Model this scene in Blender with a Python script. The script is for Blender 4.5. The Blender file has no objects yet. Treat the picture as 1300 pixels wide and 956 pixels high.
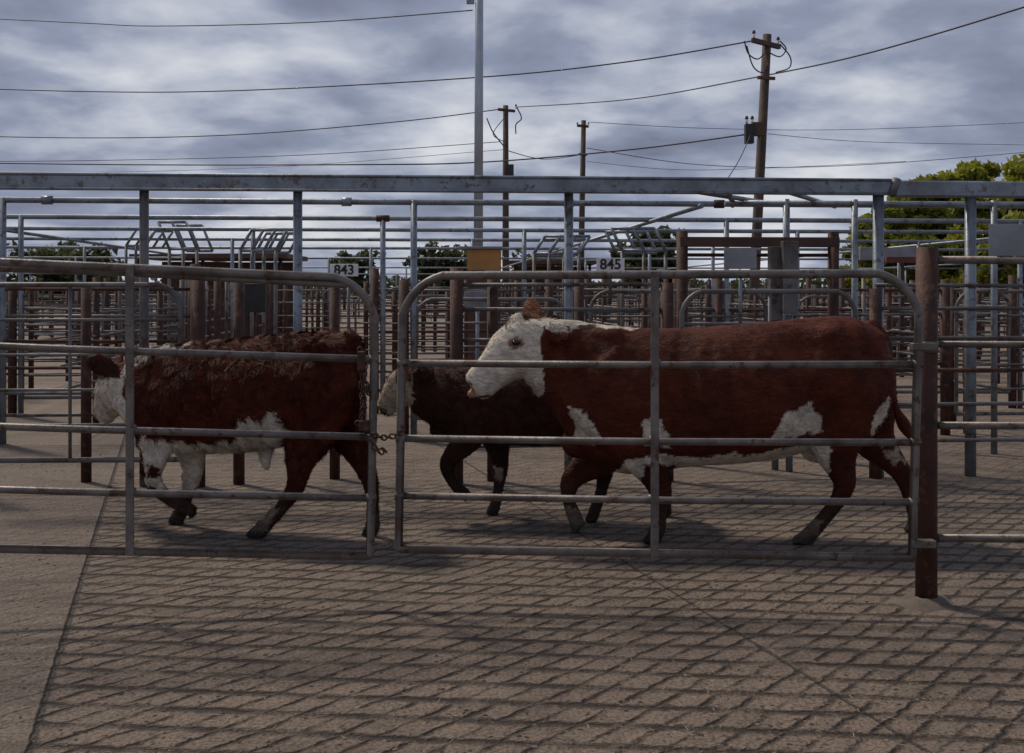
import bpy, math, random
import numpy as np
from mathutils import Vector, noise
random.seed(7); np.random.seed(7)
F=1450.0; EYE=1.5; HY=370.0
sc=bpy.context.scene
def W(px,py,d):
    return Vector(((px-650)/F*d, d, EYE+(HY-py)/F*d))
# ---------------------------------------------------------------- nodes
def newmat(name):
    m=bpy.data.materials.new(name); m.use_nodes=True
    nt=m.node_tree; b=nt.nodes['Principled BSDF']
    return m,nt,b
def N(nt,t,**kw):
    n=nt.nodes.new(t)
    for k,v in kw.items(): setattr(n,k,v)
    return n
def setin(nt,n,key,v):
    if isinstance(v,bpy.types.NodeSocket): nt.links.new(v,n.inputs[key])
    else: n.inputs[key].default_value=v
def M(nt,op,a,b=None,c=None,clamp=False):
    n=N(nt,'ShaderNodeMath',operation=op); n.use_clamp=clamp
    setin(nt,n,0,a)
    if b is not None: setin(nt,n,1,b)
    if c is not None: setin(nt,n,2,c)
    return n.outputs[0]
def MR(nt,v,a,b,c=0.,d=1.,smooth=True):
    n=N(nt,'ShaderNodeMapRange'); n.interpolation_type='SMOOTHSTEP' if smooth else 'LINEAR'
    setin(nt,n,0,v); n.inputs[1].default_value=a; n.inputs[2].default_value=b
    n.inputs[3].default_value=c; n.inputs[4].default_value=d
    return n.outputs[0]
def NOI(nt,vec,scale,detail=4,rough=.55,dist=0.):
    n=N(nt,'ShaderNodeTexNoise'); setin(nt,n,'Vector',vec)
    n.inputs['Scale'].default_value=scale; n.inputs['Detail'].default_value=detail
    n.inputs['Roughness'].default_value=rough; n.inputs['Distortion'].default_value=dist
    return n.outputs['Fac']
def MIX(nt,f,a,b,mode='MIX'):
    n=N(nt,'ShaderNodeMix',data_type='RGBA',blend_type=mode)
    setin(nt,n,0,f)
    for k,v in ((6,a),(7,b)):
        if isinstance(v,(tuple,list)): n.inputs[k].default_value=(*v[:3],1)
        else: nt.links.new(v,n.inputs[k])
    return n.outputs[2]
def BUMP(nt,h,strength,dist,normal=None):
    n=N(nt,'ShaderNodeBump'); n.inputs['Strength'].default_value=strength; n.inputs['Distance'].default_value=dist
    nt.links.new(h,n.inputs['Height'])
    if normal is not None: nt.links.new(normal,n.inputs['Normal'])
    return n.outputs[0]
def simple(name,c1,c2,scale=6,rough=.6,metal=0.,c3=None,bump=.3):
    m,nt,b=newmat(name)
    tc=N(nt,'ShaderNodeTexCoord').outputs['Object']
    f=MR(nt,NOI(nt,tc,scale,6,.65),.35,.68)
    col=MIX(nt,f,c1,c2)
    if c3:
        g=MR(nt,NOI(nt,tc,scale*3.1,5,.7),.54,.64)
        col=MIX(nt,g,col,c3)
    nt.links.new(col,b.inputs['Base Color'])
    b.inputs['Roughness'].default_value=rough; b.inputs['Metallic'].default_value=metal
    nt.links.new(BUMP(nt,NOI(nt,tc,scale*12,4),bump,.004),b.inputs['Normal'])
    return m
m_gate=simple('gate_pipe_weathered',(.20,.175,.155),(.095,.075,.065),5,.5,.3,(.08,.042,.027),.6)
m_galv=simple('galvanised_steel',(.25,.29,.33),(.15,.165,.185),4,.45,.45,(.13,.10,.085))
m_galv2=simple('galvanised_far',(.17,.165,.165),(.08,.068,.060),2,.55,.25,(.07,.038,.026))
m_rust=simple('rusty_steel',(.070,.027,.017),(.030,.014,.010),5,.75,.1,(.12,.054,.031),.8)
m_wood=simple('pole_wood',(.10,.062,.042),(.05,.033,.026),3,.85)
m_black=simple('black_rubber',(.015,.015,.016),(.03,.028,.027),5,.6)
m_white=simple('sign_white_paint',(.78,.78,.76),(.62,.61,.58),5,.5)
m_plate=simple('grey_plate',(.27,.28,.30),(.19,.19,.20),4,.5,.3)
m_orange=simple('orange_painted_panel',(.50,.23,.05),(.36,.18,.06),3,.6)
m_brown=simple('brown_sheet',(.10,.045,.03),(.06,.03,.022),3,.7)
m_conc=simple('concrete_lump',(.15,.115,.09),(.09,.07,.058),9,.9,0,None,.8)
m_steelpole=simple('pale_steel_pole',(.42,.46,.50),(.34,.37,.41),1.5,.45,.4)
m_wire=simple('wire',(.03,.03,.035),(.045,.045,.05),3,.6)
m_red=simple('faded_red_paint',(.15,.035,.022),(.08,.03,.022),3,.6)
MATS=[m_gate,m_galv,m_galv2,m_rust,m_wood,m_black,m_white,m_plate,m_orange,m_brown,m_conc,m_steelpole,m_wire,m_red]
MI={m:i for i,m in enumerate(MATS)}
# ---------------------------------------------------------------- mesh builder
class B:
    def __init__(s): s.v=[];s.f=[];s.m=[];s.sm=[]
    def tube(s,pts,r,mat,n=8,r2=None,closed=False):
        pts=[Vector(p) for p in pts]; k=len(pts); base=len(s.v); prev=None
        for i,p in enumerate(pts):
            if closed: t=(pts[(i+1)%k]-pts[i-1]).normalized()
            else: t=(pts[min(i+1,k-1)]-pts[max(i-1,0)]).normalized()
            if prev is None:
                u=t.cross(Vector((0,0,1)))
                if u.length<.05: u=t.cross(Vector((0,1,0)))
                u.normalize()
            else:
                u=(prev-t*prev.dot(t)).normalized()
            prev=u; w=t.cross(u)
            rr=r if r2 is None else r+(r2-r)*i/(k-1)
            for j in range(n):
                a=2*math.pi*j/n
                s.v.append(p+u*math.cos(a)*rr+w*math.sin(a)*rr)
        seg=k if closed else k-1
        for i in range(seg):
            a=base+i*n; b=base+((i+1)%k)*n
            for j in range(n):
                s.f.append((a+j,a+(j+1)%n,b+(j+1)%n,b+j)); s.m.append(MI[mat]); s.sm.append(True)
        if not closed:
            s.f.append(tuple(base+j for j in range(n))[::-1]); s.m.append(MI[mat]); s.sm.append(False)
            s.f.append(tuple(base+(k-1)*n+j for j in range(n))); s.m.append(MI[mat]); s.sm.append(False)
    def box(s,c,size,mat,ang=0.,bev=.004):
        c=Vector(c); hx,hy,hz=[q/2 for q in size]
        ca,sa=math.cos(ang),math.sin(ang)
        bv=min(bev,hx*.4,hy*.4,hz*.4)
        I={}
        for sx in(-1,1):
            for sy in(-1,1):
                for sz in(-1,1):
                    for ax in range(3):
                        q=[sx*(hx-bv),sy*(hy-bv),sz*(hz-bv)]
                        q[ax]=(sx*hx,sy*hy,sz*hz)[ax]
                        I[(sx,sy,sz,ax)]=len(s.v)
                        s.v.append(c+Vector((q[0]*ca-q[1]*sa,q[0]*sa+q[1]*ca,q[2])))
        def add(f): s.f.append(tuple(f)); s.m.append(MI[mat]); s.sm.append(False)
        for sg in(-1,1):
            add([I[(sg,-1,-1,0)],I[(sg,1,-1,0)],I[(sg,1,1,0)],I[(sg,-1,1,0)]])
            add([I[(-1,sg,-1,1)],I[(1,sg,-1,1)],I[(1,sg,1,1)],I[(-1,sg,1,1)]])
            add([I[(-1,-1,sg,2)],I[(1,-1,sg,2)],I[(1,1,sg,2)],I[(-1,1,sg,2)]])
        for a in(-1,1):
            for b in(-1,1):
                add([I[(a,b,-1,0)],I[(a,b,1,0)],I[(a,b,1,1)],I[(a,b,-1,1)]])
                add([I[(a,-1,b,0)],I[(a,1,b,0)],I[(a,1,b,2)],I[(a,-1,b,2)]])
                add([I[(-1,a,b,1)],I[(1,a,b,1)],I[(1,a,b,2)],I[(-1,a,b,2)]])
                for c2 in(-1,1): add([I[(a,b,c2,0)],I[(a,b,c2,1)],I[(a,b,c2,2)]])
    def obj(s,name,parent=None):
        me=bpy.data.meshes.new(name); me.from_pydata([tuple(v) for v in s.v],[],s.f)
        used=sorted(set(s.m)); rem={u:i for i,u in enumerate(used)}
        for u in used: me.materials.append(MATS[u])
        me.polygons.foreach_set('material_index',[rem[q] for q in s.m])
        me.polygons.foreach_set('use_smooth',s.sm)
        me.update()
        import bmesh
        bm=bmesh.new(); bm.from_mesh(me); bmesh.ops.recalc_face_normals(bm,faces=bm.faces); bm.to_mesh(me); bm.free()
        o=bpy.data.objects.new(name,me); sc.collection.objects.link(o)
        if parent: o.parent=parent
        return o
def empty(name,loc=(0,0,0)):
    e=bpy.data.objects.new(name,None); sc.collection.objects.link(e); return e
def rounded(p00,p10,p11,p01,rad,corners=(1,1,1,1),steps=5):
    P=[Vector(p) for p in(p00,p10,p11,p01)]; out=[]
    for i in range(4):
        p=P[i]; a=(P[i-1]-p).normalized(); b=(P[(i+1)%4]-p).normalized()
        r=rad if corners[i] else .012
        A=p+a*r; Bq=p+b*r
        for k in range(steps+1):
            t=k/steps; out.append((1-t)**2*A+2*t*(1-t)*(p*.55+(A+Bq)*.225)+t*t*Bq)
    return out
# ---------------------------------------------------------------- ground
def build_ground():
    me=bpy.data.meshes.new('ground')
    xs=[-900,-60,-12,12,60,900]; ys=[-20,3,20,80,300,1800]
    v=[(x,y,0) for y in ys for x in xs]; f=[]
    for j in range(len(ys)-1):
        for i in range(len(xs)-1):
            a=j*len(xs)+i; f.append((a,a+1,a+len(xs)+1,a+len(xs)))
    me.from_pydata(v,[],f); o=bpy.data.objects.new('ground',me); sc.collection.objects.link(o)
    m,nt,b=newmat('stamped_concrete')
    tc=N(nt,'ShaderNodeTexCoord').outputs['Object']
    sep=N(nt,'ShaderNodeSeparateXYZ'); nt.links.new(tc,sep.inputs[0]); X,Y=sep.outputs[0],sep.outputs[1]
    wob=M(nt,'MULTIPLY',M(nt,'SUBTRACT',NOI(nt,tc,1.2,2),.5),.07)
    wob2=M(nt,'MULTIPLY',M(nt,'SUBTRACT',NOI(nt,tc,16,5,.7),.5),.065)
    wo=M(nt,'ADD',wob,wob2)
    def fam(kx,ky,sp,w,ph=0):
        v=M(nt,'ADD',M(nt,'MULTIPLY',X,kx),M(nt,'MULTIPLY',Y,ky)); v=M(nt,'ADD',v,wo)
        fr=M(nt,'FRACT',M(nt,'ADD',M(nt,'DIVIDE',v,sp),ph)); d=M(nt,'ABSOLUTE',M(nt,'SUBTRACT',fr,.5))
        return MR(nt,d,0,w,1,0)
    gA=fam(.10,1,.185,.20)
    gB=fam(1,-.80,.15,.17)
    wearA=MR(nt,NOI(nt,tc,3.2,6,.7),.36,.58,.30,1.)
    wearB=MR(nt,NOI(nt,tc,4.6,6,.7),.40,.60,.20,.95)
    g=M(nt,'MAXIMUM',M(nt,'MULTIPLY',gA,wearA),M(nt,'MULTIPLY',gB,wearB))
    s1=M(nt,'ADD',M(nt,'ADD',X,M(nt,'MULTIPLY',M(nt,'SUBTRACT',Y,4.394),.30)),1.773)
    s2=M(nt,'SUBTRACT',M(nt,'ADD',X,M(nt,'MULTIPLY',M(nt,'SUBTRACT',Y,4.394),.2786)),1.167)
    s1w=M(nt,'ADD',s1,M(nt,'MULTIPLY',wob2,.5)); s2w=M(nt,'ADD',s2,M(nt,'MULTIPLY',wob2,.5))
    left=MR(nt,s1,-.02,.02)
    near=MR(nt,Y,8.3,9.2,1,.35)
    g=M(nt,'MULTIPLY',g,M(nt,'MULTIPLY',M(nt,'ADD',M(nt,'MULTIPLY',left,.75),.25),near))
    sm1=MR(nt,M(nt,'ABSOLUTE',s1w),.004,.018,1,0); sm2=MR(nt,M(nt,'ABSOLUTE',s2w),.003,.012,1,0)
    seam=M(nt,'MAXIMUM',sm1,M(nt,'MULTIPLY',sm2,.8))
    big=MR(nt,NOI(nt,tc,.55,5,.6),.3,.7)
    mid=MR(nt,NOI(nt,tc,5.5,7,.7),.38,.64)
    blk=MR(nt,NOI(nt,tc,11,2,.5),.40,.62)
    fine=NOI(nt,tc,60,4,.7)
    c=MIX(nt,big,(.205,.148,.108),(.150,.112,.088))
    c=MIX(nt,M(nt,'MULTIPLY',mid,.75),c,(.088,.063,.048))
    c=MIX(nt,M(nt,'MULTIPLY',blk,.28),c,(.25,.195,.15))
    c=MIX(nt,M(nt,'MULTIPLY',M(nt,'SUBTRACT',1,left),.35),c,(.125,.105,.09))
    c=MIX(nt,MR(nt,fine,.4,.75,.0,.6),c,(.33,.26,.20))
    c=MIX(nt,MR(nt,fine,.52,.3,.0,.8),c,(.055,.040,.031))
    c=MIX(nt,M(nt,'MULTIPLY',g,.9),c,(.026,.019,.015))
    c=MIX(nt,M(nt,'MULTIPLY',seam,.75),c,(.034,.026,.022))
    stain=MR(nt,NOI(nt,tc,1.1,6,.7,.8),.50,.68)
    c=MIX(nt,M(nt,'MULTIPLY',stain,.55),c,(.048,.036,.028))
    # paler tan beyond the cattle: sunlit look painted into the ground colour
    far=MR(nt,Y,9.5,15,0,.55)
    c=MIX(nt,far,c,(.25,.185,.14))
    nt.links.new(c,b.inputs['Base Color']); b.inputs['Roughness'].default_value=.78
    b.inputs['Specular IOR Level'].default_value=.3
    h=M(nt,'SUBTRACT',M(nt,'ADD',M(nt,'MULTIPLY',fine,.3),M(nt,'MULTIPLY',NOI(nt,tc,14,5,.65),1.1)),M(nt,'ADD',M(nt,'MULTIPLY',g,1.3),seam))
    nt.links.new(BUMP(nt,h,1.,.030),b.inputs['Normal'])
    me.materials.append(m)
build_ground()
def litter():
    m,nt,b=newmat('dry_dung_and_straw')
    at=N(nt,'ShaderNodeAttribute',attribute_name='Col'); nt.links.new(at.outputs['Color'],b.inputs['Base Color']); b.inputs['Roughness'].default_value=.95
    v=[];f=[];c=[]
    for i in range(11000):
        y=3.6+7*random.random()**1.3; x=random.uniform(-.55,.55)*y
        if noise.noise(Vector((x*1.1,y*1.1,3)))<random.uniform(-.35,.35): continue
        straw=random.random()<.25
        L=random.uniform(.006,.020) if straw else random.uniform(.003,.011)
        wd=L*.12 if straw else L*random.uniform(.5,.9); a=random.uniform(0,6.28); h=.003 if straw else L*.5
        ca,sa=math.cos(a),math.sin(a); n0=len(v)
        for (p,q,z) in((-L,-wd,.001),(L,-wd*.6,.001),(L*.8,wd,.001),(-L*.9,wd*.8,.001),(0,0,h)):
            v.append((x+p*ca-q*sa,y+p*sa+q*ca,z))
        f+= [(n0,n0+1,n0+4),(n0+1,n0+2,n0+4),(n0+2,n0+3,n0+4),(n0+3,n0,n0+4)]
        col=(.30,.22,.13) if straw else random.choice([(.05,.035,.026),(.10,.07,.05),(.20,.15,.11)])
        c+=[(*col,1)]*5
    me=bpy.data.meshes.new('ground_litter'); me.from_pydata(v,[],f)
    ca=me.color_attributes.new('Col','FLOAT_COLOR','POINT'); ca.data.foreach_set('color',np.array(c,dtype=np.float32).ravel())
    me.materials.append(m); o=bpy.data.objects.new('ground_litter',me); sc.collection.objects.link(o)
litter()
# ---------------------------------------------------------------- front gates
def chain(bld,p,q,n=9):
    p=Vector(p);q=Vector(q)
    for i in range(n):
        t=(i+.5)/n; c=p.lerp(q,t)+Vector((0,0,-.05*math.sin(math.pi*t)))
        d=(q-p).normalized(); o=Vector((0,1,0)) if i%2 else d.cross(Vector((0,1,0))).normalized()
        L=(q-p).length/n*.72
        pts=[c+d*L*math.cos(a)+o*.012*math.sin(a) for a in [k*math.pi/4 for k in range(8)]]
        bld.tube(pts,.0045,m_rust,5,closed=True)
def gate(bl,br,tr,tl,fracs_l,stay_t,corners,rad=.16):
    b=B(); r=.0205
    b.tube(rounded(bl,br,tr,tl,rad,corners,7),r,m_gate,10,closed=True)
    bl,br,tr,tl=map(Vector,(bl,br,tr,tl))
    for f in fracs_l:
        b.tube([bl.lerp(tl,f),bl.lerp(tl,f).lerp(br.lerp(tr,f),.5)+Vector((0,0,-.006)),br.lerp(tr,f)],.0175,m_gate,8)
        for t in [0.0,1.0]+list(stay_t):
            q=bl.lerp(tl,f).lerp(br.lerp(tr,f),t); b.tube([q+Vector((-.022,0,0)),q+Vector((.022,0,0))],.0215,m_gate,8)
    for st in stay_t:
        p=bl.lerp(br,st)+Vector((0,-.024,0)); q=tl.lerp(tr,st)+Vector((0,-.024,0))
        b.box((p+q)/2,(.038,.012,(q-p).length+.03),m_gate)
    return b
dR,dL=5.30,5.48
g=gate(W(506,697,dL),W(1158,708,dR),W(1168,347,dR),W(512,350,dL),[ .195,.405,.68],[.50],(0,0,1,1),.19)
for py in(440,690):
    p=W(1158,py,dR); g.box(p+Vector((.05,.0,0)),(.11,.05,.035),m_gate); 
g.obj('steel_yard_gate')
g=gate(W(-330,690,5.05),W(470,706,5.46),W(477,354,5.46),W(-330,318,5.05),[.21,.43,.71],[.60],(0,0,1,0),.19)
g.tube([W(-330,330,5.10),W(150,346,5.34),W(440,362,5.44)],.016,m_gate,8)
chain(g,W(457,440,5.42),W(462,520,5.42),10); chain(g,W(459,445,5.40),W(470,500,5.40),8); chain(g,W(463,460,5.40),W(460,535,5.40),10)
chain(g,W(452,535,5.42),W(512,548,5.42),11); chain(g,W(465,545,5.40),W(490,570,5.40),6)
g.box(W(459,458,5.40),(.035,.04,.09),m_rust); g.box(W(463,540,5.40),(.05,.05,.05),m_rust)
g.obj('steel_yard_gate')
b=B(); pd=5.50
px=W(1176,0,pd).x
b.tube([(px,pd,-.05),(px,pd,.9),(px+.004,pd,W(0,314,pd).z)],.051,m_rust,20)
b.tube([(px,pd,W(0,447,pd).z),(px,pd,W(0,433,pd).z)],.056,m_gate,20)
n0=len(b.v)
for k,(r,z) in enumerate(((.17,-.01),(.125,.010),(.09,.028),(.05,.035))):
    for j in range(20):
        a=j*math.pi/10; rr=r*(1+.45*noise.noise(Vector((math.cos(a)*1.8,math.sin(a)*1.8,k*.2))))
        b.v.append(Vector((px+rr*math.cos(a),pd+rr*math.sin(a),z)))
for k in range(3):
    for j in range(20):
        b.f.append((n0+k*20+j,n0+k*20+(j+1)%20,n0+k*20+20+(j+1)%20,n0+k*20+20+j)); b.m.append(MI[m_conc]); b.sm.append(True)
b.obj('rusty_gate_post')
b=B()
for py,r in((330,.0195),(437,.0165),(540,.0185),(683,.02)):
    b.tube([W(1190,py,5.5),W(1900,py+3,5.62)],r,m_gate,9)
x2=W(1640,0,5.58)
b.tube([(x2.x,x2.y,0),(x2.x,x2.y,1.7)],.045,m_rust,14)
b.obj('pipe_rail_fence')
b=B(); b.box(W(1290,305,5.56)+Vector((0,-.03,0)),(.29,.006,.155),m_plate); b.tube([W(1290,325,5.56),W(1290,333,5.56)],.012,m_gate,8); b.obj('blank_metal_sign')

# ---------------------------------------------------------------- back yards
KS=.075
def R(x,row,z): return Vector((x,row+KS*x,z))
def uvx(px,row):
    u=(px-650)/F; return u*row/(1-KS*u)
def rail_row(name,row,zs,x0,x1,skip=(),sp=2.5,ph=1.68,detail=8,oh=None,post_every=2,rr=.0175,jit=.25,gates=.35,rustposts=True,extra=0.):
    b=B(); x=x0; i=0; xs=[]
    while x<x1: xs.append(x); x+=sp+random.uniform(-jit,jit)
    for i in range(len(xs)-1):
        a,c=xs[i],xs[i+1]
        if rustposts:
            h=ph+random.uniform(-.1,.12)
            if random.random()<.85: b.tube([R(a,row,0),R(a,row,h)],.052,m_rust,detail+2)
            else: b.tube([R(a,row,0),R(a,row,h)],.03,m_galv2,detail)
            if random.random()<extra: b.tube([R(a+.28,row+.1,0),R(a+.28,row+.1,h-.05)],.045,m_rust,detail+2)
            if random.random()<extra*.6: b.tube([R((a+c)/2,row+.3,0),R((a+c)/2,row+.3,h-.1)],.042,m_rust,detail+2)
        if any(s0<(a+c)/2<s1 for s0,s1 in skip): continue
        u=random.random()
        if u<gates:
            q=.12; zb,zt=.22,random.choice([1.42,1.5,1.55])
            off=random.uniform(-.25,.25) if random.random()<.4 else 0
            A,Cc=R(a+q,row,0),R(c-q,row,0); Cc.y+=off
            up=Vector((0,0,1))
            b.tube(rounded(A+up*zb,Cc+up*zb,Cc+up*zt,A+up*zt,.16,(0,0,1,1),4),.021,m_galv2,detail,closed=True)
            for k in range(1,5):
                z=zb+(zt-zb)*k/5; b.tube([A+up*z,Cc+up*z],.014,m_galv2,6)
            mm=(A+Cc)/2; b.tube([mm+up*zb,mm+up*zt],.014,m_galv2,6)
        elif u<.94:
            for z in zs:
                dz=random.uniform(-.012,.012)
                b.tube([R(a,row,z+dz),R(c,row,z+dz+random.uniform(-.01,.01))],rr,m_rust if random.random()<.3 else m_galv2,6)
    if oh:
        b.tube([R(x0,row,oh),R(x1,row,oh)],.030,m_galv,8)
        for i in range(0,len(xs),post_every):
            b.tube([R(xs[i]+.1,row,0),R(xs[i]+.1,row,oh+.02)],.034,m_galv,8)
            if random.random()<.12: b.tube([R(xs[i]+.02,row,oh),R(xs[i]+.18,row,oh)],.042,m_rust,8)
    return b.obj(name)
ZS=(.28,.5,.74,1.0,1.26,1.52)
rail_row('pipe_rail_fence',8.95,(.3,.58,.86,1.12,1.36,1.56),-8,8.5,skip=((-2.9,-.9),),sp=1.9,gates=.15,oh=None,ph=1.62,extra=.3)
rows=[(11.6,2.40),(14.2,2.40),(17.2,2.42),(20.5,2.42),(24,2.4),(28,None),(33,2.45),(39,None),(46,2.45),(55,None),(66,2.5),(80,None)]
for i,(r,oh) in enumerate(rows):
    hw=.5*r+3
    sk=((-r*.23-1.0,-r*.23+1.0),) if i<6 else ()
    rail_row('stock_pen_rails',r,ZS if i<6 else (.3,.65,1.,1.3,1.55),-hw,hw,skip=sk,sp=2.0 if i<5 else 2.4,oh=oh,post_every=2 if i<4 else 3,detail=8 if i<5 else 6,extra=.42 if i<7 else .25)
for i,x in enumerate([-13.5,-10.2,-6.9,-4.6,1.9,5.0,8.4,12.,16.]):
    b=B(); y0=11.6 if abs(x)<6 else 14.2
    x_of=lambda y: x-KS*(y-12)
    y1=46
    for z in ZS[1:]:
        b.tube([(x_of(y0),y0,z),(x_of(y1),y1,z)],.017,m_galv2,6)
    if i%2==0: b.tube([(x_of(y0),y0,2.37),(x_of(y1),y1,2.37)],.026,m_galv,6)
    y=y0+1.2
    while y<y1:
        b.tube([(x_of(y),y,0),(x_of(y),y,1.65+random.uniform(-.1,.1))],.042,m_rust,8); y+=random.uniform(1.3,2.1)
    b.obj('stock_pen_divider')
b=B()
rw=9.0; zt=2.405; zb=2.27
xa,xb=uvx(-120,rw),uvx(1128,rw); xc=uvx(1480,rw)
ang=math.atan(KS)
b.box(((xa+xb)/2,rw+KS*(xa+xb)/2,(zt+zb)/2+.004),((xb-xa)/math.cos(ang),.13,zt-zb-.01),m_galv,ang,.012)
b.box(((xb+xc)/2+.03,rw+KS*((xb+xc)/2+.03),(zt+zb)/2-.01),((xc-xb)/math.cos(ang),.13,zt-zb-.005),m_galv,ang,.012)
for z in(zt-.012,zb+.012):
    b.tube([(xa,rw+KS*xa-.07,z),(xb,rw+KS*xb-.07,z)],.012,m_galv,8)
b.tube([(xb,rw+KS*xb-.06,zb-.0),(xb+.05,rw+KS*xb-.06,zt+.0)],.035,m_galv2,10)
for p in(183,378,722,1115,1232):
    x=uvx(p,rw+.0); b.tube([R(x,rw,0),R(x,rw,zb+.01)],.036 if p<1100 else .045,m_galv if p!=183 else m_galv2,12)
b.obj('overhead_walkway_beam')
b=B()
for p in(722,913,1115,60,440):
    x=uvx(p,11.6); b.tube([R(x-.05,11.6,2.40),R(x+.05,11.6,2.40)],.045,m_rust if p in(913,1115) else m_galv,10)
b.obj('pipe_collar')
b=B()
for p,q in((882,1000),(925,930),(1000,1060)):
    A=R(uvx(p,9.0),9.0,2.30); Bq=R(uvx(q,11.6),11.6,2.38); b.tube([A,Bq],.022,m_galv,8)
for p in(998,1085,1232,1262): b.tube([R(uvx(p,10.2),10.2,0),R(uvx(p,10.2),10.2,2.34)],.03,m_galv,10)
b.tube([R(uvx(920,10.2),10.2,2.30),R(uvx(1400,10.2),10.2,2.30)],.028,m_galv,8)
b.obj('overhead_pipe_frame')
b=B(); rr_=9.8
for p in(866,1058): b.tube([R(uvx(p,rr_),rr_,0),R(uvx(p,rr_),rr_,2.02)],.05,m_rust,12)
x0,x1=uvx(862,rr_),uvx(1064,rr_)
b.box(((x0+x1)/2,rr_+KS*(x0+x1)/2,1.93),(x1-x0,.10,.085),m_brown,ang)
b.box(((x0+x1)/2,rr_+KS*(x0+x1)/2+.1,1.82),(x1-x0-.1,.05,.03),m_rust,ang)
b.obj('rusty_steel_portal')
def sign(txt,px,py,d,w=.20,h=.095):
    e=empty('pen_number_sign'); p=W(px,py,d)
    b=B(); b.box(p,(w,.012,h),m_white); b.obj('sign_plate',e)
    b=B(); b.tube([p+Vector((0,.012,-.3)),p+Vector((0,.012,.02))],.012,m_galv2,8); b.obj('sign_bracket',e)
    c=bpy.data.curves.new('numerals','FONT'); c.body=txt; c.size=h*1.1; c.align_x='CENTER'; c.align_y='CENTER'; c.extrude=.001; c.offset=.0022
    c.materials.append(m_black); o=bpy.data.objects.new('numerals',c); sc.collection.objects.link(o); o.parent=e
    o.location=p+Vector((0,-.0095,0)); o.rotation_euler=(math.pi/2,0,0)
sign('845',775,336,8.75,.215,.10); sign('843',437,343,8.75,.215,.095)
b=B(); b.box(W(940,328,8.8),(.25,.008,.165),m_plate); b.tube([W(940,343,8.82),W(940,420,8.82)],.014,m_galv,8); b.obj('blank_metal_sign')
e=empty('electrical_cabinet')
b=B(); b.box(W(984,360,9.6),(.10,.12,.62),m_galv2); b.box(W(1002,352,9.5),(.12,.12,.60),m_galv2); b.obj('boxes',e)
b=B(); b.tube([W(984,400,9.6),Vector((W(984,400,9.6).x,9.6,0))],.03,m_galv,8); b.tube([W(1002,400,9.5),Vector((W(1002,400,9.5).x,9.5,0))],.03,m_galv,8); b.obj('conduits',e)
e=empty('yard_hut')
p=W(615,332,16.5)
b=B(); b.box(p+Vector((0,0,.02)),(.48,.5,.30),m_orange); b.box(p+Vector((0,0,-.95)),(.46,.48,1.62),m_brown); b.box(p+Vector((-.05,0,.19)),(.62,.62,.035),m_plate); b.obj('hut_walls',e)
b=B(); b.box(W(322,378,12.),(.26,.06,.30),m_black); b.tube([(W(322,378,12).x,12.05,0),(W(322,378,12).x,12.05,1.6)],.02,m_rust,8); b.obj('dark_panel')  # plain dark panel on a thin post, then a grey plate sign below
b=B(); b.box(W(606,380,12.2),(.26,.02,.18),m_plate); b.tube([(W(606,380,12.2).x,12.23,0),(W(606,380,12.2).x,12.23,1.5)],.02,m_galv,8); b.obj('blank_metal_sign')
b=B(); b.box(W(1195,330,19),(1.9,.08,.10),m_red,ang); b.box(W(1130,322,20),(1.1,.08,.22),m_plate,ang)
for p in(1165,1225): b.tube([W(p,330,19),Vector((W(p,330,19).x,19,0))],.04,m_rust,8)
for p in(1115,1145): b.tube([W(p,330,20),Vector((W(p,330,20).x,20,0))],.04,m_rust,8)
b.obj('painted_rail_panel')
def ramp(px0,px1,py0,py1,d,n,dirn,w=.9):
    b=B()
    for k in range(n):
        t=k/max(1,n-1); px=px0+(px1-px0)*t
        A=W(px,py1,d); Tp=W(px+dirn*14,py0,d)
        for off in(0,w):
            o=Vector((0,off,0)); b.tube([A+o,Tp+o],.022,m_galv,7)
        b.tube([Vector((A.x,A.y,0)),A],.025,m_galv2,7)
    A=W(px0,py1,d);C=W(px1,py1,d)
    for off in(0,w):
        o=Vector((0,off,0)); b.tube([A+o,C+o],.022,m_galv,7); b.tube([W(px0+dirn*14,py0,d)+o,W(px1+dirn*14,py0,d)+o],.022,m_galv,7)
    b.obj('drafting_ramp_rails')
ramp(305,350,292,318,15,4,1); ramp(215,250,282,316,17,3,-1)
ramp(678,735,300,322,16,4,1); ramp(790,845,290,318,15,3,-1); ramp(160,185,290,312,19,3,1)
for (q,qd,ww) in((315,30,2.6),(232,34,2.2),(700,40,3.0)):
    b=B(); p=W(q,327 if qd<35 else 334,qd); b.box(p,(ww,3,.12),m_brown); b.box(p+Vector((0,1,-1.3)),(ww-.4,.2,2.4),m_brown)
    for dx in(-ww*.42,ww*.42): b.tube([p+Vector((dx,-1.2,0)),Vector((p.x+dx,p.y-1.2,0))],.05,m_rust,8)
    b.obj('tin_roof_shelter')

# ---------------------------------------------------------------- poles and wires
def insul(b,p):
    b.tube([p,p+Vector((0,0,.12))],.03,m_white,8); b.tube([p+Vector((0,0,.12)),p+Vector((0,0,.2))],.05,m_brown,8,r2=.03)
b=B(); p=W(607,0,30)
b.tube([(p.x,30,0),(p.x,30,1.5)],.14,m_steelpole,20); b.tube([(p.x,30,1.5),(p.x+.04,30,12)],.125,m_steelpole,20,r2=.10)
b.tube([(p.x-.1,30,9.3),(p.x-.35,30,9.3)],.03,m_galv,8); b.box((p.x-.2,29.95,9.1),(.2,.1,.12),m_galv)
b.obj('steel_light_pole')
b=B(); d=30; base=W(957,370,d); top=W(974,44,d)
b.tube([(base.x-.07,d,0),(base.x,d,1.5),tuple(top)],.165,m_wood,14,r2=.115)
c=W(971,57,d); b.box(c+Vector((-.0,-.16,0)),(1.2,.10,.12),m_wood,.75)
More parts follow.
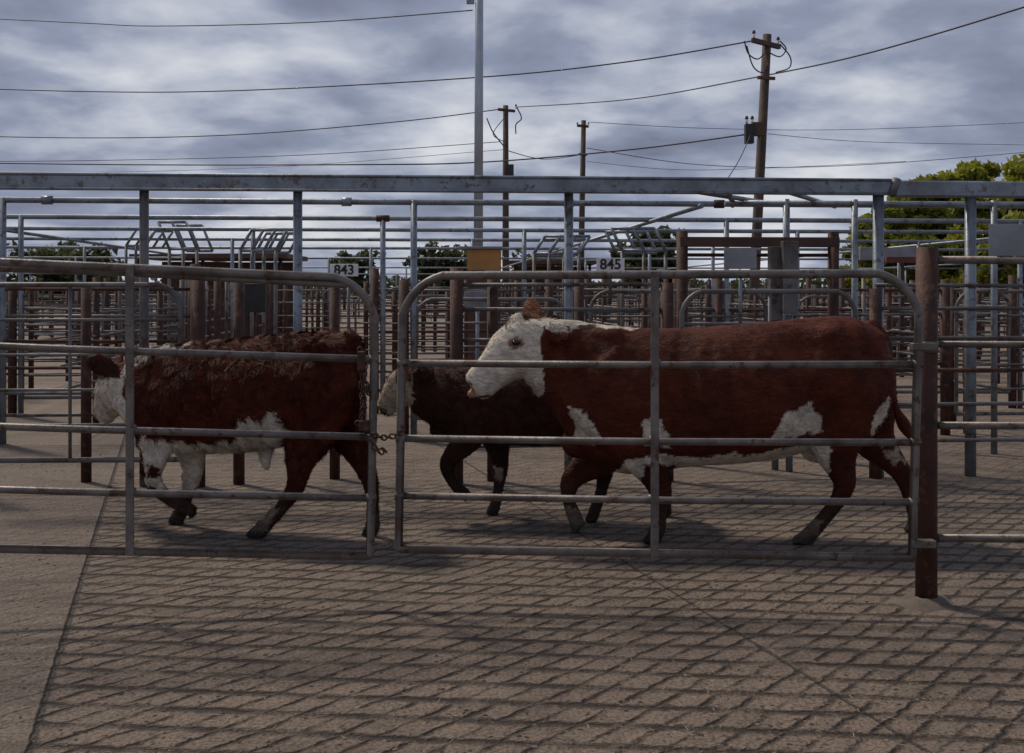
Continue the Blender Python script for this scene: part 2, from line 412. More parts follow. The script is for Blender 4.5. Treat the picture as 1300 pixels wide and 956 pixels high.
b.box(c+Vector((0,-.16,-.9)),(.5,.08,.08),m_wood,.3)
for s in(-.5,.5): insul(b,c+Vector((s*.8,-.16+s*.75,.06)))
def curve(b,pts,r=.012,n=14,mat=m_wire):
    P=[Vector(q) for q in pts]; out=[]
    for i in range(len(P)-1):
        p0=P[max(i-1,0)];p1=P[i];p2=P[i+1];p3=P[min(i+2,len(P)-1)]
        for k in range(n):
            t=k/n; out.append(.5*((2*p1)+(p2-p0)*t+(2*p0-5*p1+4*p2-p3)*t*t+(3*p1-p0-3*p2+p3)*t**3))
    out.append(P[-1]); b.tube(out,r,mat,6)
for a in([(945,52),(950,68),(962,75),(972,66)],[(975,66),(990,72),(998,62),(990,52)],[(948,58),(956,84),(968,92),(975,80)],[(990,56),(1003,72),(1002,86),(985,92)]):
    curve(b,[W(x,y,29.8) for x,y in a],.018,6)
b.box(W(951,170,29.8),(.22,.22,.5),m_black); b.box(W(962,164,29.85),(.3,.2,.35),m_wood); insul(b,W(948,157,29.8)); insul(b,W(955,157,29.8))
curve(b,[W(958,160,29.75),W(940,200,29.3),W(925,225,29)],.012,6)
b.obj('wooden_power_pole')
b=B(); d=52; p=W(642,134,d)
b.tube([(p.x,d,0),tuple(p)],.17,m_wood,12,r2=.12); b.box(W(643,140,d-.2),(.9,.1,.12),m_wood,.6); b.box(W(648,216,d-.3),(.3,.3,.5),m_black); insul(b,W(655,138,d-.2))
curve(b,[W(656,136,51.5),W(662,150,51.5),W(655,158,51.5),W(655,170,51.5)],.03,6); curve(b,[W(618,150,51.5),W(626,168,51.5),W(640,186,51.5)],.03,6); curve(b,[W(640,150,51.5),W(626,170,51.5),W(640,180,51.5)],.02,6)
b.obj('wooden_power_pole')
b=B(); d=62; p=W(741,153,d)
b.tube([(p.x-.2,d,0),tuple(p)],.19,m_wood,12,r2=.13); b.box(W(740,160,d-.2),(.7,.1,.14),m_wood,.5); b.box(W(740,196,d-.2),(.5,.1,.12),m_wood,.5); insul(b,W(733,160,d-.2)); insul(b,W(747,160,d-.2))
b.obj('wooden_power_pole')
def wire(pts,r): 
    b=B(); curve(b,[W(*q) for q in pts],r,14); b.obj('overhead_wire')
wire([(-150,17,40),(100,29,37),(200,33,35),(400,28,32),(600,13,30)],.016)
wire([(-150,108,40),(100,116,38),(300,115,35),(610,98,32),(800,78,31),(955,52,30)],.019)
wire([(655,136,52),(800,126,44),(960,98,36),(1100,68,30),(1300,9,26),(1400,-25,25)],.022)
wire([(-150,170,60),(100,175,58),(300,171,56),(500,155,54),(640,138,52)],.026)
wire([(-150,205,60),(100,204,58),(380,197,55),(635,180,52)],.018)
wire([(-150,205,40),(150,209,38),(450,209,35),(610,206,34),(800,190,32),(945,171,30)],.022)
wire([(-150,225,90),(300,214,80),(640,190,60)],.015)
wire([(748,155,62),(900,163,64),(1100,164,66),(1420,150,70)],.016)
wire([(745,188,62),(900,210,64),(1100,209,66),(1420,183,70)],.020)
wire([(975,170,30),(1100,180,33),(1300,184,38),(1420,186,40)],.008)
wire([(640,190,52),(690,202,56),(740,196,62)],.02)
wire([(745,205,62),(850,215,60),(960,214,60),(1150,205,64)],.014)

# ---------------------------------------------------------------- trees
def leafmat(name):
    m,nt,b=newmat(name)
    at=N(nt,'ShaderNodeAttribute',attribute_name='Col'); nt.links.new(at.outputs['Color'],b.inputs['Base Color']); b.inputs['Roughness'].default_value=.6
    tr=N(nt,'ShaderNodeBsdfTranslucent'); nt.links.new(at.outputs['Color'],tr.inputs['Color'])
    mx=N(nt,'ShaderNodeMixShader'); mx.inputs[0].default_value=.4
    nt.links.new(b.outputs[0],mx.inputs[1]); nt.links.new(tr.outputs[0],mx.inputs[2]); nt.links.new(mx.outputs[0],nt.nodes['Material Output'].inputs[0])
    return m
m_leaf=leafmat('foliage')
def tree(name,base,h,spread,nl,size,cols,seed):
    rs=np.random.RandomState(seed); random.seed(seed)
    e=empty(name); base=Vector(base)
    b=B(); tips=[]
    th=h*.24
    b.tube([base,base+Vector((.1,0,th*.5)),base+Vector((.0,.1,th))],h*.035,m_wood,10,r2=h*.022)
    nb=14
    for i in range(nb):
        a=i*2.4+rs.rand(); q=(i+rs.rand())/nb; L=spread*(.45+.55*rs.rand())
        zz=th*.75+(h-th*.75)*(.02+.9*q); rr=L*math.sqrt(max(.08,1-((zz-th)/(h-th)-.3)**2*1.9))
        tip=base+Vector((math.cos(a)*rr,math.sin(a)*rr,zz))
        mid=base.lerp(tip,.5)+Vector((0,0,th*.3))
        b.tube([base+Vector((0,0,th*.85)),mid,tip],h*.014,m_wood,6,r2=h*.004)
        tips.append(tip); tips.append(mid.lerp(tip,.5)+Vector(rs.randn(3)*spread*.15))
    b.obj('trunk_and_limbs',e)
    C=[]
    for t in tips:
        for k in range(4): C.append(np.array(t)+rs.randn(3)*spread*np.array([.17,.17,.10]))
    C=np.array(C); C[:,2]=np.clip(C[:,2],th*.5,h)
    rad=spread*(.12+.13*rs.rand(len(C))); tone=rs.rand(len(C))
    idx=rs.randint(0,len(C),nl)
    d=rs.randn(nl,3); d/=np.linalg.norm(d,axis=1)[:,None]
    P=C[idx]+d*(rad[idx]*(.5+.6*rs.rand(nl)))[:,None]*np.array([1.15,1.15,.8])
    u=rs.randn(nl,3); u/=np.linalg.norm(u,axis=1)[:,None]
    w=np.cross(u,rs.randn(nl,3)); w/=np.linalg.norm(w,axis=1)[:,None]
    s=size*(.6+.8*rs.rand(nl))[:,None]
    V=np.stack([P-u*s,P+w*s*.5,P+u*s,P-w*s*.5],1).reshape(-1,3)
    fac=np.arange(nl*4).reshape(-1,4)
    me=bpy.data.meshes.new('leaves'); me.from_pydata(V.tolist(),[],fac.tolist())
    c0,c1=np.array(cols[0]),np.array(cols[1])
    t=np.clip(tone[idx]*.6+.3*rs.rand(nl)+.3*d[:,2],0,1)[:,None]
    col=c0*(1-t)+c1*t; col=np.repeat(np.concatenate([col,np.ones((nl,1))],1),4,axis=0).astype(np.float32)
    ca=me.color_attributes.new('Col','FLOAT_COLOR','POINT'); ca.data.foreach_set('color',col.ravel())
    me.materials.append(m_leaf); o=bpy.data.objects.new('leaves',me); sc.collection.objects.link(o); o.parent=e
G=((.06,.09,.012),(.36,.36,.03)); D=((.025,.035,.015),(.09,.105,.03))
for k,(p,d,h,s,n) in enumerate([(1138,56,6.6,2.5,14000),(1178,58,7.6,2.6,14000),(1220,60,8.6,3.0,17000),(1285,50,7.3,2.6,15000),(1350,50,7.4,3.2,9000)]):
    tree('leafy_tree',(W(p,0,d).x,d,0),h,s,n,.21,G,20+k)
for k,(p,d,h,s,n) in enumerate([(60,120,6.6,4,2500),(105,120,6.2,5,3000),(450,130,6.5,3,1500),(548,140,7.6,3.5,2200),(578,140,7.2,3,1800),(825,110,7.6,3.6,4000),(690,150,6.5,4,1500)]):
    tree('distant_tree',(W(p,0,d).x,d,0),h,s,n,.42,D,40+k)
rs=np.random.RandomState(3); nl=16000
X=rs.uniform(-190,190,nl); top=3.8+2.4*np.array([noise.noise(Vector((x*.06,0,0)))+.5*noise.noise(Vector((x*.25,4,0))) for x in X])
Z=rs.rand(nl)*np.clip(top,.8,9); Y=230+rs.randn(nl)*4
P=np.stack([X,Y,Z],1); u=rs.randn(nl,3); u/=np.linalg.norm(u,axis=1)[:,None]; w=np.cross(u,rs.randn(nl,3)); w/=np.linalg.norm(w,axis=1)[:,None]
s=.75; V=np.stack([P-u*s,P+w*s*.5,P+u*s,P-w*s*.5],1).reshape(-1,3)
me=bpy.data.meshes.new('distant_tree_row'); me.from_pydata(V.tolist(),[],np.arange(nl*4).reshape(-1,4).tolist())
t=rs.rand(nl,1); col=np.array(D[0])*(1-t)+np.array(D[1])*t; col=np.repeat(np.concatenate([col,np.ones((nl,1))],1),4,axis=0).astype(np.float32)
ca=me.color_attributes.new('Col','FLOAT_COLOR','POINT'); ca.data.foreach_set('color',col.ravel()); me.materials.append(m_leaf)
o=bpy.data.objects.new('distant_tree_row',me); sc.collection.objects.link(o)

# ---------------------------------------------------------------- cattle
def hide_mat():
    m,nt,b=newmat('cattle_hide')
    at=N(nt,'ShaderNodeAttribute',attribute_name='Col').outputs['Color']
    tc=N(nt,'ShaderNodeTexCoord').outputs['Object']
    mp=N(nt,'ShaderNodeMapping'); nt.links.new(tc,mp.inputs[0]); mp.inputs['Scale'].default_value=(.35,1,1)
    f=NOI(nt,mp.outputs[0],55,5,.7); g=NOI(nt,tc,6,4,.6); h=NOI(nt,mp.outputs[0],18,4,.6,.6)
    k=M(nt,'ADD',MR(nt,f,.3,.7,.65,1.3),MR(nt,g,.3,.7,-.2,.2))
    vm=N(nt,'ShaderNodeVectorMath',operation='SCALE'); nt.links.new(at,vm.inputs[0]); nt.links.new(k,vm.inputs['Scale'])
    nt.links.new(vm.outputs[0],b.inputs['Base Color']); b.inputs['Roughness'].default_value=.6; b.inputs['Specular IOR Level'].default_value=.15
    nt.links.new(BUMP(nt,M(nt,'ADD',M(nt,'ADD',f,M(nt,'MULTIPLY',g,.8)),M(nt,'MULTIPLY',h,1.2)),.7,.016),b.inputs['Normal'])
    return m
m_hide=hide_mat()
mh,nt,bb=newmat('cattle_hair'); at=N(nt,'ShaderNodeAttribute',attribute_name='Col'); nt.links.new(at.outputs['Color'],bb.inputs['Base Color']); bb.inputs['Roughness'].default_value=.6; bb.inputs['Specular IOR Level'].default_value=.10
me_,nt,bb=newmat('wet_eye'); bb.inputs['Base Color'].default_value=(.008,.005,.004,1); bb.inputs['Roughness'].default_value=.08
mdark,nt,bb=newmat('nostril_dark'); bb.inputs['Base Color'].default_value=(.03,.012,.01,1); bb.inputs['Roughness'].default_value=.5
def inpoly(x,y,poly):
    c=False; n=len(poly); j=n-1
    for i in range(n):
        xi,yi=poly[i];xj,yj=poly[j]
        if (yi>y)!=(yj>y) and x<(xj-xi)*(y-yi)/(yj-yi)+xi: c=not c
        j=i
    return c
def animal(name,D,k,xc,trunk,parts,blobs,patches,base,hairlen,nhair,eyes,nostrils,vox=.013,hoof=(.03,.024,.02),mud=(.045,.032,.024),wig=6,sculpt=(),curl=1.3,tipc=1.0,cfreq=14):
    import bmesh
    ax=Vector((1,-k,0)).normalized(); Lv=Vector((k,1,0)).normalized()
    xcm=(xc-650)/F*D
    def cd(px): return (D+k*xcm)/(1+k*(px-650)/F)
    def pos(px,py,lat=0.):
        d=cd(px)+lat*Lv.y
        return Vector(((px-650)/F*d,d,EYE+(HY-py)/F*d))
    verts=[];faces=[]
    def loft(rings,tang=None,e=2.2,egg=0.,n=22):
        P=[r[0] for r in rings]; K=len(P); base_=len(verts)
        for i,(p,a,bq) in enumerate(rings):
            t=tang if tang else (P[min(i+1,K-1)]-P[max(i-1,0)]).normalized()
            lat=(Lv-t*Lv.dot(t))
            if lat.length<.2: lat=Vector((1,0,0))-t*t.x
            lat.normalize(); up=lat.cross(t).normalized()
            if up.z<0 and tang: up=-up
            for j in range(n):
                th=2*math.pi*j/n; c,s=math.cos(th),math.sin(th)
                cc=math.copysign(abs(c)**(2/e),c); ss=math.copysign(abs(s)**(2/e),s)
                verts.append(p+up*a*ss+lat*bq*cc*(1-egg*s))
        for i in range(K-1):
            for j in range(n):
                a=base_+i*n;b_=a+n
                faces.append((a+j,a+(j+1)%n,b_+(j+1)%n,b_+j))
        for (i,sgn) in((0,-1),(K-1,1)):
            verts.append(P[i]); ci=len(verts)-1
            for j in range(n):
                a=base_+i*n
                faces.append((a+j,a+(j+1)%n,ci) if sgn>0 else (a+(j+1)%n,a+j,ci))
    def dens(R_,mn=.0):
        R2=[]
        for i in range(len(R_)-1):
            q=[R_[max(i-1,0)],R_[i],R_[i+1],R_[min(i+2,len(R_)-1)]]
            for kk in range(3):
                t=kk/3
                f=lambda a,b,c,d:.5*((2*b)+(c-a)*t+(2*a-5*b+4*c-d)*t*t+(3*b-a-3*c+d)*t**3)
                R2.append((f(*[z[0] for z in q]),max(mn,f(*[z[1] for z in q])),max(mn,f(*[z[2] for z in q]))))
        R2.append(tuple(R_[-1])); return R2
    T=[(pos(px,(t+bo)/2),(bo-t)/2*cd(px)/F,hw) for (px,t,bo,hw) in trunk]
    loft(dens(T),tang=ax,e=2.1,egg=.16,n=32)
    for pt in parts:
        R_=[]
        for (px,py,a,bq,lat) in pt['p']: R_.append([pos(px,py,lat),a*cd(px)/F,bq])
        if pt.get('ground'):
            dz=R_[-1][0].z-.006
            for i,r in enumerate(R_):
                t=i/(len(R_)-1); r[0].z-=dz*t
        R2=dens(R_,.004); loft(R2,e=pt.get('e',2.1),n=18)
        if pt.get('hoof'):
            p=R_[-1][0]; w=pt['hoof']
            dv=pt.get('hd',(-1,0))
            fw=(ax*dv[0]+Vector((0,0,dv[1]))).normalized()
            upv=Vector((0,0,1)) if abs(dv[1])<.3 else (Vector((0,0,1))-fw*fw.z).normalized()
            for sd in(-1,1):
                o=p+Lv*sd*w*.48
                loft([(o+upv*.045-fw*w*.1,w*.8,w*.42),(o+upv*.02+fw*w*.15,w*1.0,w*.48),(o-upv*.004+fw*w*.3,w*1.15,w*.52)],tang=upv,e=2.4,n=14)
    for (px,py,lat,rx,ry,rz) in blobs:
        for sd in ((1,-1) if lat else (1,)):
            c=pos(px,py,0)+Lv*lat*sd
            loft([(c+ax*rx*math.sin(q),rz*math.cos(q)+.001,ry*math.cos(q)+.001) for q in [(-1+2*i/8)*1.5 for i in range(9)]],tang=ax,e=2,n=16)
    me=bpy.data.meshes.new('tmp'); me.from_pydata([tuple(v) for v in verts],[],faces)
    o=bpy.data.objects.new('tmp',me); sc.collection.objects.link(o)
    md=o.modifiers.new('r','REMESH'); md.mode='VOXEL'; md.voxel_size=vox
    ms=o.modifiers.new('s','SMOOTH'); ms.factor=.5; ms.iterations=6
    dg=bpy.context.evaluated_depsgraph_get(); dg.update()
    body=bpy.data.meshes.new_from_object(o.evaluated_get(dg)); bpy.data.objects.remove(o)
    nv=len(body.vertices); co=np.empty(nv*3); body.vertices.foreach_get('co',co); co=co.reshape(-1,3)
    cols=np.ones((nv,4),dtype=np.float32); newco=co.copy(); lva=np.array(Lv)
    for i in range(nv):
        x,y,z=co[i]
        dc=D-k*(x-xcm); lat=(y-dc)
        dd=dc+max(-.16,min(.16,lat))
        px=650+F*x/dd; py=HY-F*(z-EYE)/dd
        v=Vector((x,y,z))
        nx=noise.noise(v*9)*1.1+noise.noise(v*28)*.7+noise.noise(v*60)*.4; ny=noise.noise(v*9+Vector((7,3,1)))*1.1+noise.noise(v*28+Vector((7,3,1)))*.7+noise.noise(v*60+Vector((1,8,1)))*.4
        c=base
        for pt in patches:
            ws=wig*(pt[2] if len(pt)>2 else 1)
            if inpoly(px+nx*ws,py+ny*ws,pt[1]): c=pt[0]
        m=1+.3*noise.noise(v*3.3)+.16*noise.noise(v*14)
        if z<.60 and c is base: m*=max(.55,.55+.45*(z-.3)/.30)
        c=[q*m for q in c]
        t=max(0,min(1,(.34-z)/.24+noise.noise(v*11)*.6))*.8
        c=[c[q]*(1-t)+mud[q]*t for q in range(3)]
        if z<.055: c=[c[q]*.3+hoof[q]*.7 for q in range(3)]
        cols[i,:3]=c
        dsp=0
        for (sx,sy,rx,ry,dp) in sculpt:
            e2=((px-sx)/rx)**2+((py-sy)/ry)**2
            if e2<9: dsp+=dp*math.exp(-e2)
        if dsp:
            newco[i]+=lva*dsp*(1 if lat>0 else -1)*min(1,abs(lat)/.08)
        if z>.35:
            nn=.007*noise.noise(v*7)+.003*noise.noise(v*22)
            newco[i]+=lva*nn*(1 if lat>0 else -1); newco[i,2]+=.5*nn
    co=newco; body.vertices.foreach_set('co',co.ravel()); body.update()
    ca=body.color_attributes.new('Col','FLOAT_COLOR','POINT'); ca.data.foreach_set('color',cols.ravel())
    body.polygons.foreach_set('use_smooth',[True]*len(body.polygons))
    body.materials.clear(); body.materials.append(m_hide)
    par=empty(name); ob=bpy.data.objects.new('body',body); body.name='body'; sc.collection.objects.link(ob); ob.parent=par
    body.calc_loop_triangles(); nt_=len(body.loop_triangles); tri=np.empty(nt_*3,dtype=np.int32); body.loop_triangles.foreach_get('vertices',tri); tri=tri.reshape(-1,3)
    nrm=np.empty(nv*3); body.vertices.foreach_get('normal',nrm); nrm=nrm.reshape(-1,3)
    A,Bv,C=co[tri[:,0]],co[tri[:,1]],co[tri[:,2]]; ar=np.linalg.norm(np.cross(Bv-A,C-A),axis=1); pr=ar/ar.sum()
    ti=np.random.choice(nt_,nhair,p=pr); r1=np.sqrt(np.random.rand(nhair,1)); r2=np.random.rand(nhair,1)
    P=(1-r1)*A[ti]+r1*(1-r2)*Bv[ti]+r1*r2*C[ti]; Nn=nrm[tri[ti,0]]; hc=cols[tri[ti,0],:3].copy()
    fl=np.tile(np.array([.75*ax.x,.75*ax.y,-.55]),(nhair,1))
    nz=np.array([[noise.noise(Vector(p)*cfreq),noise.noise(Vector(p)*cfreq+Vector((5,0,0))),noise.noise(Vector(p)*cfreq+Vector((0,9,0)))] for p in P])
    dirv=fl+nz*curl; dirv-=Nn*(dirv*Nn).sum(1)[:,None]; dirv/=np.linalg.norm(dirv,axis=1)[:,None]+1e-6
    dirv=dirv+Nn*(.22+.40*np.random.rand(nhair,1)); dirv/=np.linalg.norm(dirv,axis=1)[:,None]
    Ls=np.array([hairlen(650+F*p[0]/p[1],HY-F*(p[2]-EYE)/p[1],p[2]) for p in P])[:,None]*(.6+.8*np.random.rand(nhair,1))
    side=np.cross(dirv,Nn); side/=np.linalg.norm(side,axis=1)[:,None]+1e-6
    wd=.0019
    P0=P-Nn*.002
    V=np.stack([P0-side*wd,P0+side*wd,P0+dirv*Ls],1).reshape(-1,3)
    hm=bpy.data.meshes.new('coat'); hm.from_pydata(V.tolist(),[],np.arange(nhair*3).reshape(-1,3).tolist())
    cl=.72+.95*np.clip(nz[:,:1]+.3,0,1)
    hc*=(.55+.9*np.random.rand(nhair,1)**1.5)*cl*tipc; hc=np.repeat(np.concatenate([np.clip(hc,0,.7),np.ones((nhair,1))],1),3,axis=0).astype(np.float32)
    ca=hm.color_attributes.new('Col','FLOAT_COLOR','POINT'); ca.data.foreach_set('color',hc.ravel())
    hm.materials.append(mh); ho=bpy.data.objects.new('coat',hm); sc.collection.objects.link(ho); ho.parent=par
    for nm,lst,mt in(('eye',eyes,me_),('nostril',nostrils,mdark)):
        for (px,py,lat,r,fx) in lst:
            bm=bmesh.new(); bmesh.ops.create_uvsphere(bm,u_segments=16,v_segments=10,radius=r); ms2=bpy.data.meshes.new(nm)
            for f in bm.faces: f.smooth=True
            bm.to_mesh(ms2); bm.free(); ms2.materials.append(mt)
            q=bpy.data.objects.new(nm,ms2); q.location=pos(px,py,lat); q.scale=(fx,.7,.8); sc.collection.objects.link(q); q.parent=par
    return par
WH=(.60,.52,.42); WM=(.38,.30,.22); PINK=(.36,.19,.14)
RED=(.080,.0165,.0065)
trunk=[(676,412,498,.10),(700,406,522,.125),(725,406,560,.155),(750,410,584,.20),(785,414,600,.25),(820,416,600,.28),(870,416,592,.325),(930,412,588,.345),(990,407,581,.33),(1040,402,564,.29),(1075,402,545,.26),(1100,409,530,.215),(1118,421,510,.15),(1128,446,485,.08)]
nl_,fl_=-.16,.16
parts=[
 dict(p=[(712,455,44,.10,0),(692,450,45,.108,-.01),(670,446,42,.116,-.02),(652,449,37,.115,-.03),(637,461,29,.092,-.04),(621,476,23,.070,-.05),(608,488,21.5,.070,-.06),(600,494,17,.060,-.065)],e=2.3),
 dict(p=[(745,470,50,.05,nl_*.9),(770,500,52,.09,nl_),(800,545,42,.10,nl_),(820,580,27,.075,nl_),(833,605,17,.05,nl_),(839,625,13.5,.042,nl_),(838,645,9,.028,nl_),(834,665,10.5,.033,nl_),(827,681,10,.034,nl_)],ground=True,hoof=.042),
 dict(p=[(790,520,48,.09,fl_),(782,560,34,.085,fl_),(760,583,25,.065,fl_),(738,597,18,.05,fl_),(724,612,14,.044,fl_),(722,634,9,.028,fl_),(729,655,10,.033,fl_),(736,670,10,.034,fl_)],hoof=.040,hd=(-.5,-.6)),
 dict(p=[(1085,450,50,.06,nl_*.8),(1082,490,54,.11,nl_*.95),(1068,535,44,.11,nl_),(1062,568,30,.075,nl_),(1068,592,19,.05,nl_),(1072,612,14,.037,nl_),(1060,635,10,.028,nl_),(1042,656,9.5,.028,nl_),(1028,671,10.5,.033,nl_),(1016,681,10,.034,nl_)],ground=True,hoof=.042),
 dict(p=[(1085,460,45,.06,fl_*.8),(1095,510,46,.10,fl_),(1108,552,30,.08,fl_),(1130,578,18,.05,fl_),(1147,598,13.5,.037,fl_),(1155,625,9,.027,fl_),(1162,650,10,.032,fl_),(1158,664,10,.034,fl_)],ground=True,hoof=.040),
 dict(p=[(1100,412,9,.03,0),(1119,424,8,.025,-.0),(1130,455,5,.016,-.01),(1133,490,4.5,.014,-.01),(1138,520,5,.016,-.01),(1148,540,9,.028,-.01),(1158,560,3,.01,-.01)]),
 dict(p=[(688,425,9,.02,-.09),(700,422,15,.012,-.14),(712,424,15,.012,-.19),(722,430,5,.01,-.23)]),
 dict(p=[(676,408,9,.02,.09),(675,396,13,.014,.14),(676,386,12,.012,.18),(680,381,6,.01,.2)]),
]
blobs=[(662,410,0,.080,.07,.065),(650,430,.085,.045,.025,.03),(1108,428,.07,.06,.04,.04),(1045,576,0,.13,.09,.06),(735,562,0,.11,.07,.10),(690,475,.07,.09,.045,.08),(935,530,.20,.30,.11,.18),(603,500,.03,.05,.03,.03),(770,425,.06,.14,.06,.05)]
sculpt=[(1015,440,32,24,-.055),(1052,420,16,12,.034),(1035,520,22,40,-.045),(862,500,16,60,-.040),(795,500,32,45,.036),(772,440,16,34,.018),(735,470,10,45,-.024),(1085,500,28,36,.028),(715,440,8,30,-.014),(1100,455,14,18,-.024),(700,480,8,30,-.022)]+[(885+i*22,500,6,55,.008) for i in range(5)]
patches=[(WH,[(575,370),(648,388),(668,404),(690,408),(686,440),(692,470),(688,498),(670,530),(575,530)],.6),
 (WH,[(684,395),(760,396),(830,396),(832,411),(790,415),(740,416),(700,418),(684,414)]),
 (WH,[(722,515),(738,518),(753,542),(764,554),(754,572),(731,556)]),
 (WH,[(810,534),(824,528),(846,550),(848,564),(818,560)]),
 (WH,[(750,594),(800,580),(860,574),(950,573),(1052,562),(1048,625),(900,640),(770,640)]),
 (WH,[(992,522),(1026,508),(1044,543),(1012,552),(970,552),(988,536)]),
 (WH,[(1096,544),(1108,520),(1128,504),(1121,535),(1102,554)]),
 (WM,[(715,645),(750,650),(755,690),(715,690)]),(WM,[(1000,665),(1045,655),(1040,690),(1000,690)]),
 (WM,[(1120,566),(1142,570),(1148,588),(1132,590)]),
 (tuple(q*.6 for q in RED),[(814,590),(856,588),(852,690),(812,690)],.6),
 (RED,[(738,560),(796,566),(790,590),(745,625),(706,620),(706,596)],.5),
 ((.15,.055,.026),[(658,386),(668,370),(692,370),(690,404),(674,402)],.5),
 (PINK,[(575,486),(599,484),(603,498),(600,522),(575,522)],.3),
 ((.22,.11,.07),[(645,431),(654,427),(664,430),(666,438),(655,443),(646,440)],.15),
 ((.10,.06,.045),[(596,505),(622,501),(624,504),(598,508)],.1),
]
def hl(px,py,z):
    if px<700 and py<416 and px>640: return .036
    if px<694: return .012
    if z<.45: return .012
    return .015
animal('hereford_cow',6.95,0.0,900,trunk,parts,blobs,patches,RED,hl,120000,
   [(655,435,-.138,.021,1.2),(655,435,.08,.021,1.2)],[(600,487,-.118,.011,1.3),(600,487,.0,.011,1.3)],sculpt=sculpt,curl=1.1)
trunk=[(150,474,520,.08),(166,462,538,.12),(185,450,560,.155),(212,440,570,.20),(250,434,576,.24),(300,431,573,.27),(350,426,568,.27),(395,421,556,.24),(428,422,540,.205),(446,432,518,.15),(455,452,495,.08)]
a,c=-.13,.13
RD2=(.070,.0145,.0065)
parts=[
 dict(p=[(172,492,33,.11,0),(155,490,31,.11,.05),(145,497,28,.10,.13),(139,509,22,.08,.21),(134,521,17,.065,.28),(131,529,13,.055,.32)],e=2.3),
 dict(p=[(205,500,36,.06,a*.9),(205,535,32,.08,a),(198,572,21,.06,a),(192,598,14,.042,a),(196,614,11.5,.036,a),(213,632,8.5,.026,a),(231,641,9.5,.03,a),(240,649,9,.03,a)],hoof=.036,hd=(.4,-.8)),
 dict(p=[(225,510,34,.06,c),(238,550,28,.075,c),(244,585,17,.05,c),(242,607,12.5,.04,c),(236,630,8.5,.026,c),(228,650,9.5,.03,c),(222,661,9.5,.03,c)],ground=True,hoof=.036),
 dict(p=[(412,465,42,.06,a*.8),(405,500,46,.10,a),(393,545,37,.09,a),(382,578,23,.06,a),(378,600,15,.042,a),(374,618,12,.034,a),(358,640,8.5,.026,a),(343,656,9,.028,a),(332,667,9.5,.03,a),(322,676,9,.03,a)],ground=True,hoof=.037),
 dict(p=[(418,470,42,.06,c*.8),(428,510,38,.09,c),(444,552,25,.07,c),(458,580,15,.045,c),(469,602,12,.034,c),(473,630,8.5,.026,c),(473,655,9.5,.03,c),(469,668,9,.03,c)],ground=True,hoof=.037),
 dict(p=[(440,424,9,.03,0),(454,434,7,.02,-.01),(458,460,4.5,.014,-.02),(457,500,4,.012,-.03),(455,540,5,.015,-.03),(454,562,8,.022,-.03),(453,585,3,.008,-.03)]),
 dict(p=[(146,474,9,.02,-.04),(134,466,14,.013,-.09),(120,460,13,.012,-.13),(109,456,4,.01,-.15)]),
 dict(p=[(335,560,12,.04,0),(337,583,8,.025,0),(339,596,4,.015,0)]),
 dict(p=[(150,468,9,.03,.12),(150,456,9,.02,.2),(152,448,4,.01,.24)]),
]
blobs=[(415,440,.13,.08,.04,.04),(190,560,0,.09,.07,.07),(310,520,.13,.22,.12,.13),(158,475,0,.08,.08,.06)]
sculpt=[(365,450,22,18,-.040),(372,525,18,34,-.042),(262,510,12,45,-.034),(215,500,24,36,.034),(395,436,12,9,.022),(410,500,22,30,.024),(185,480,9,34,-.02),(318,500,50,40,.012)]
patches=[(WH,[(150,478),(160,452),(176,440),(205,425),(248,425),(240,435),(215,441),(185,453),(168,466),(163,482)]),
 (WH,[(115,478),(150,478),(160,500),(168,535),(160,550),(115,550)]),
 (WH,[(178,550),(205,558),(262,564),(262,618),(226,628),(232,610),(220,596),(206,620),(184,612),(180,580)]),
 (WH,[(248,565),(303,556),(306,527),(330,530),(350,520),(356,545),(350,610),(326,612),(318,585),(250,582)]),
 (WM,[(318,646),(350,644),(340,672),(312,678)]),(RD2,[(186,590),(200,592),(202,606),(190,606)]),
 ((.045,.018,.012),[(110,450),(148,462),(146,480),(128,482),(108,466)],.3),
]
def hl2(px,py,z):
    if px<165: return .016
    return .034 if z>.5 else .018
animal('hereford_steer',7.12,.28,300,trunk,parts,blobs,patches,RD2,hl2,140000,
   [(147,492,-.03,.017,.8)],[],sculpt=sculpt,curl=2.4,cfreq=18,tipc=1.2)
trunk=[(522,472,520,.075),(540,467,535,.10),(570,465,550,.145),(620,467,562,.185),(680,469,566,.205),(740,467,562,.205),(785,467,548,.18),(805,474,530,.13),(815,488,515,.07)]
DK=(.044,.015,.009); a,c=-.11,.11
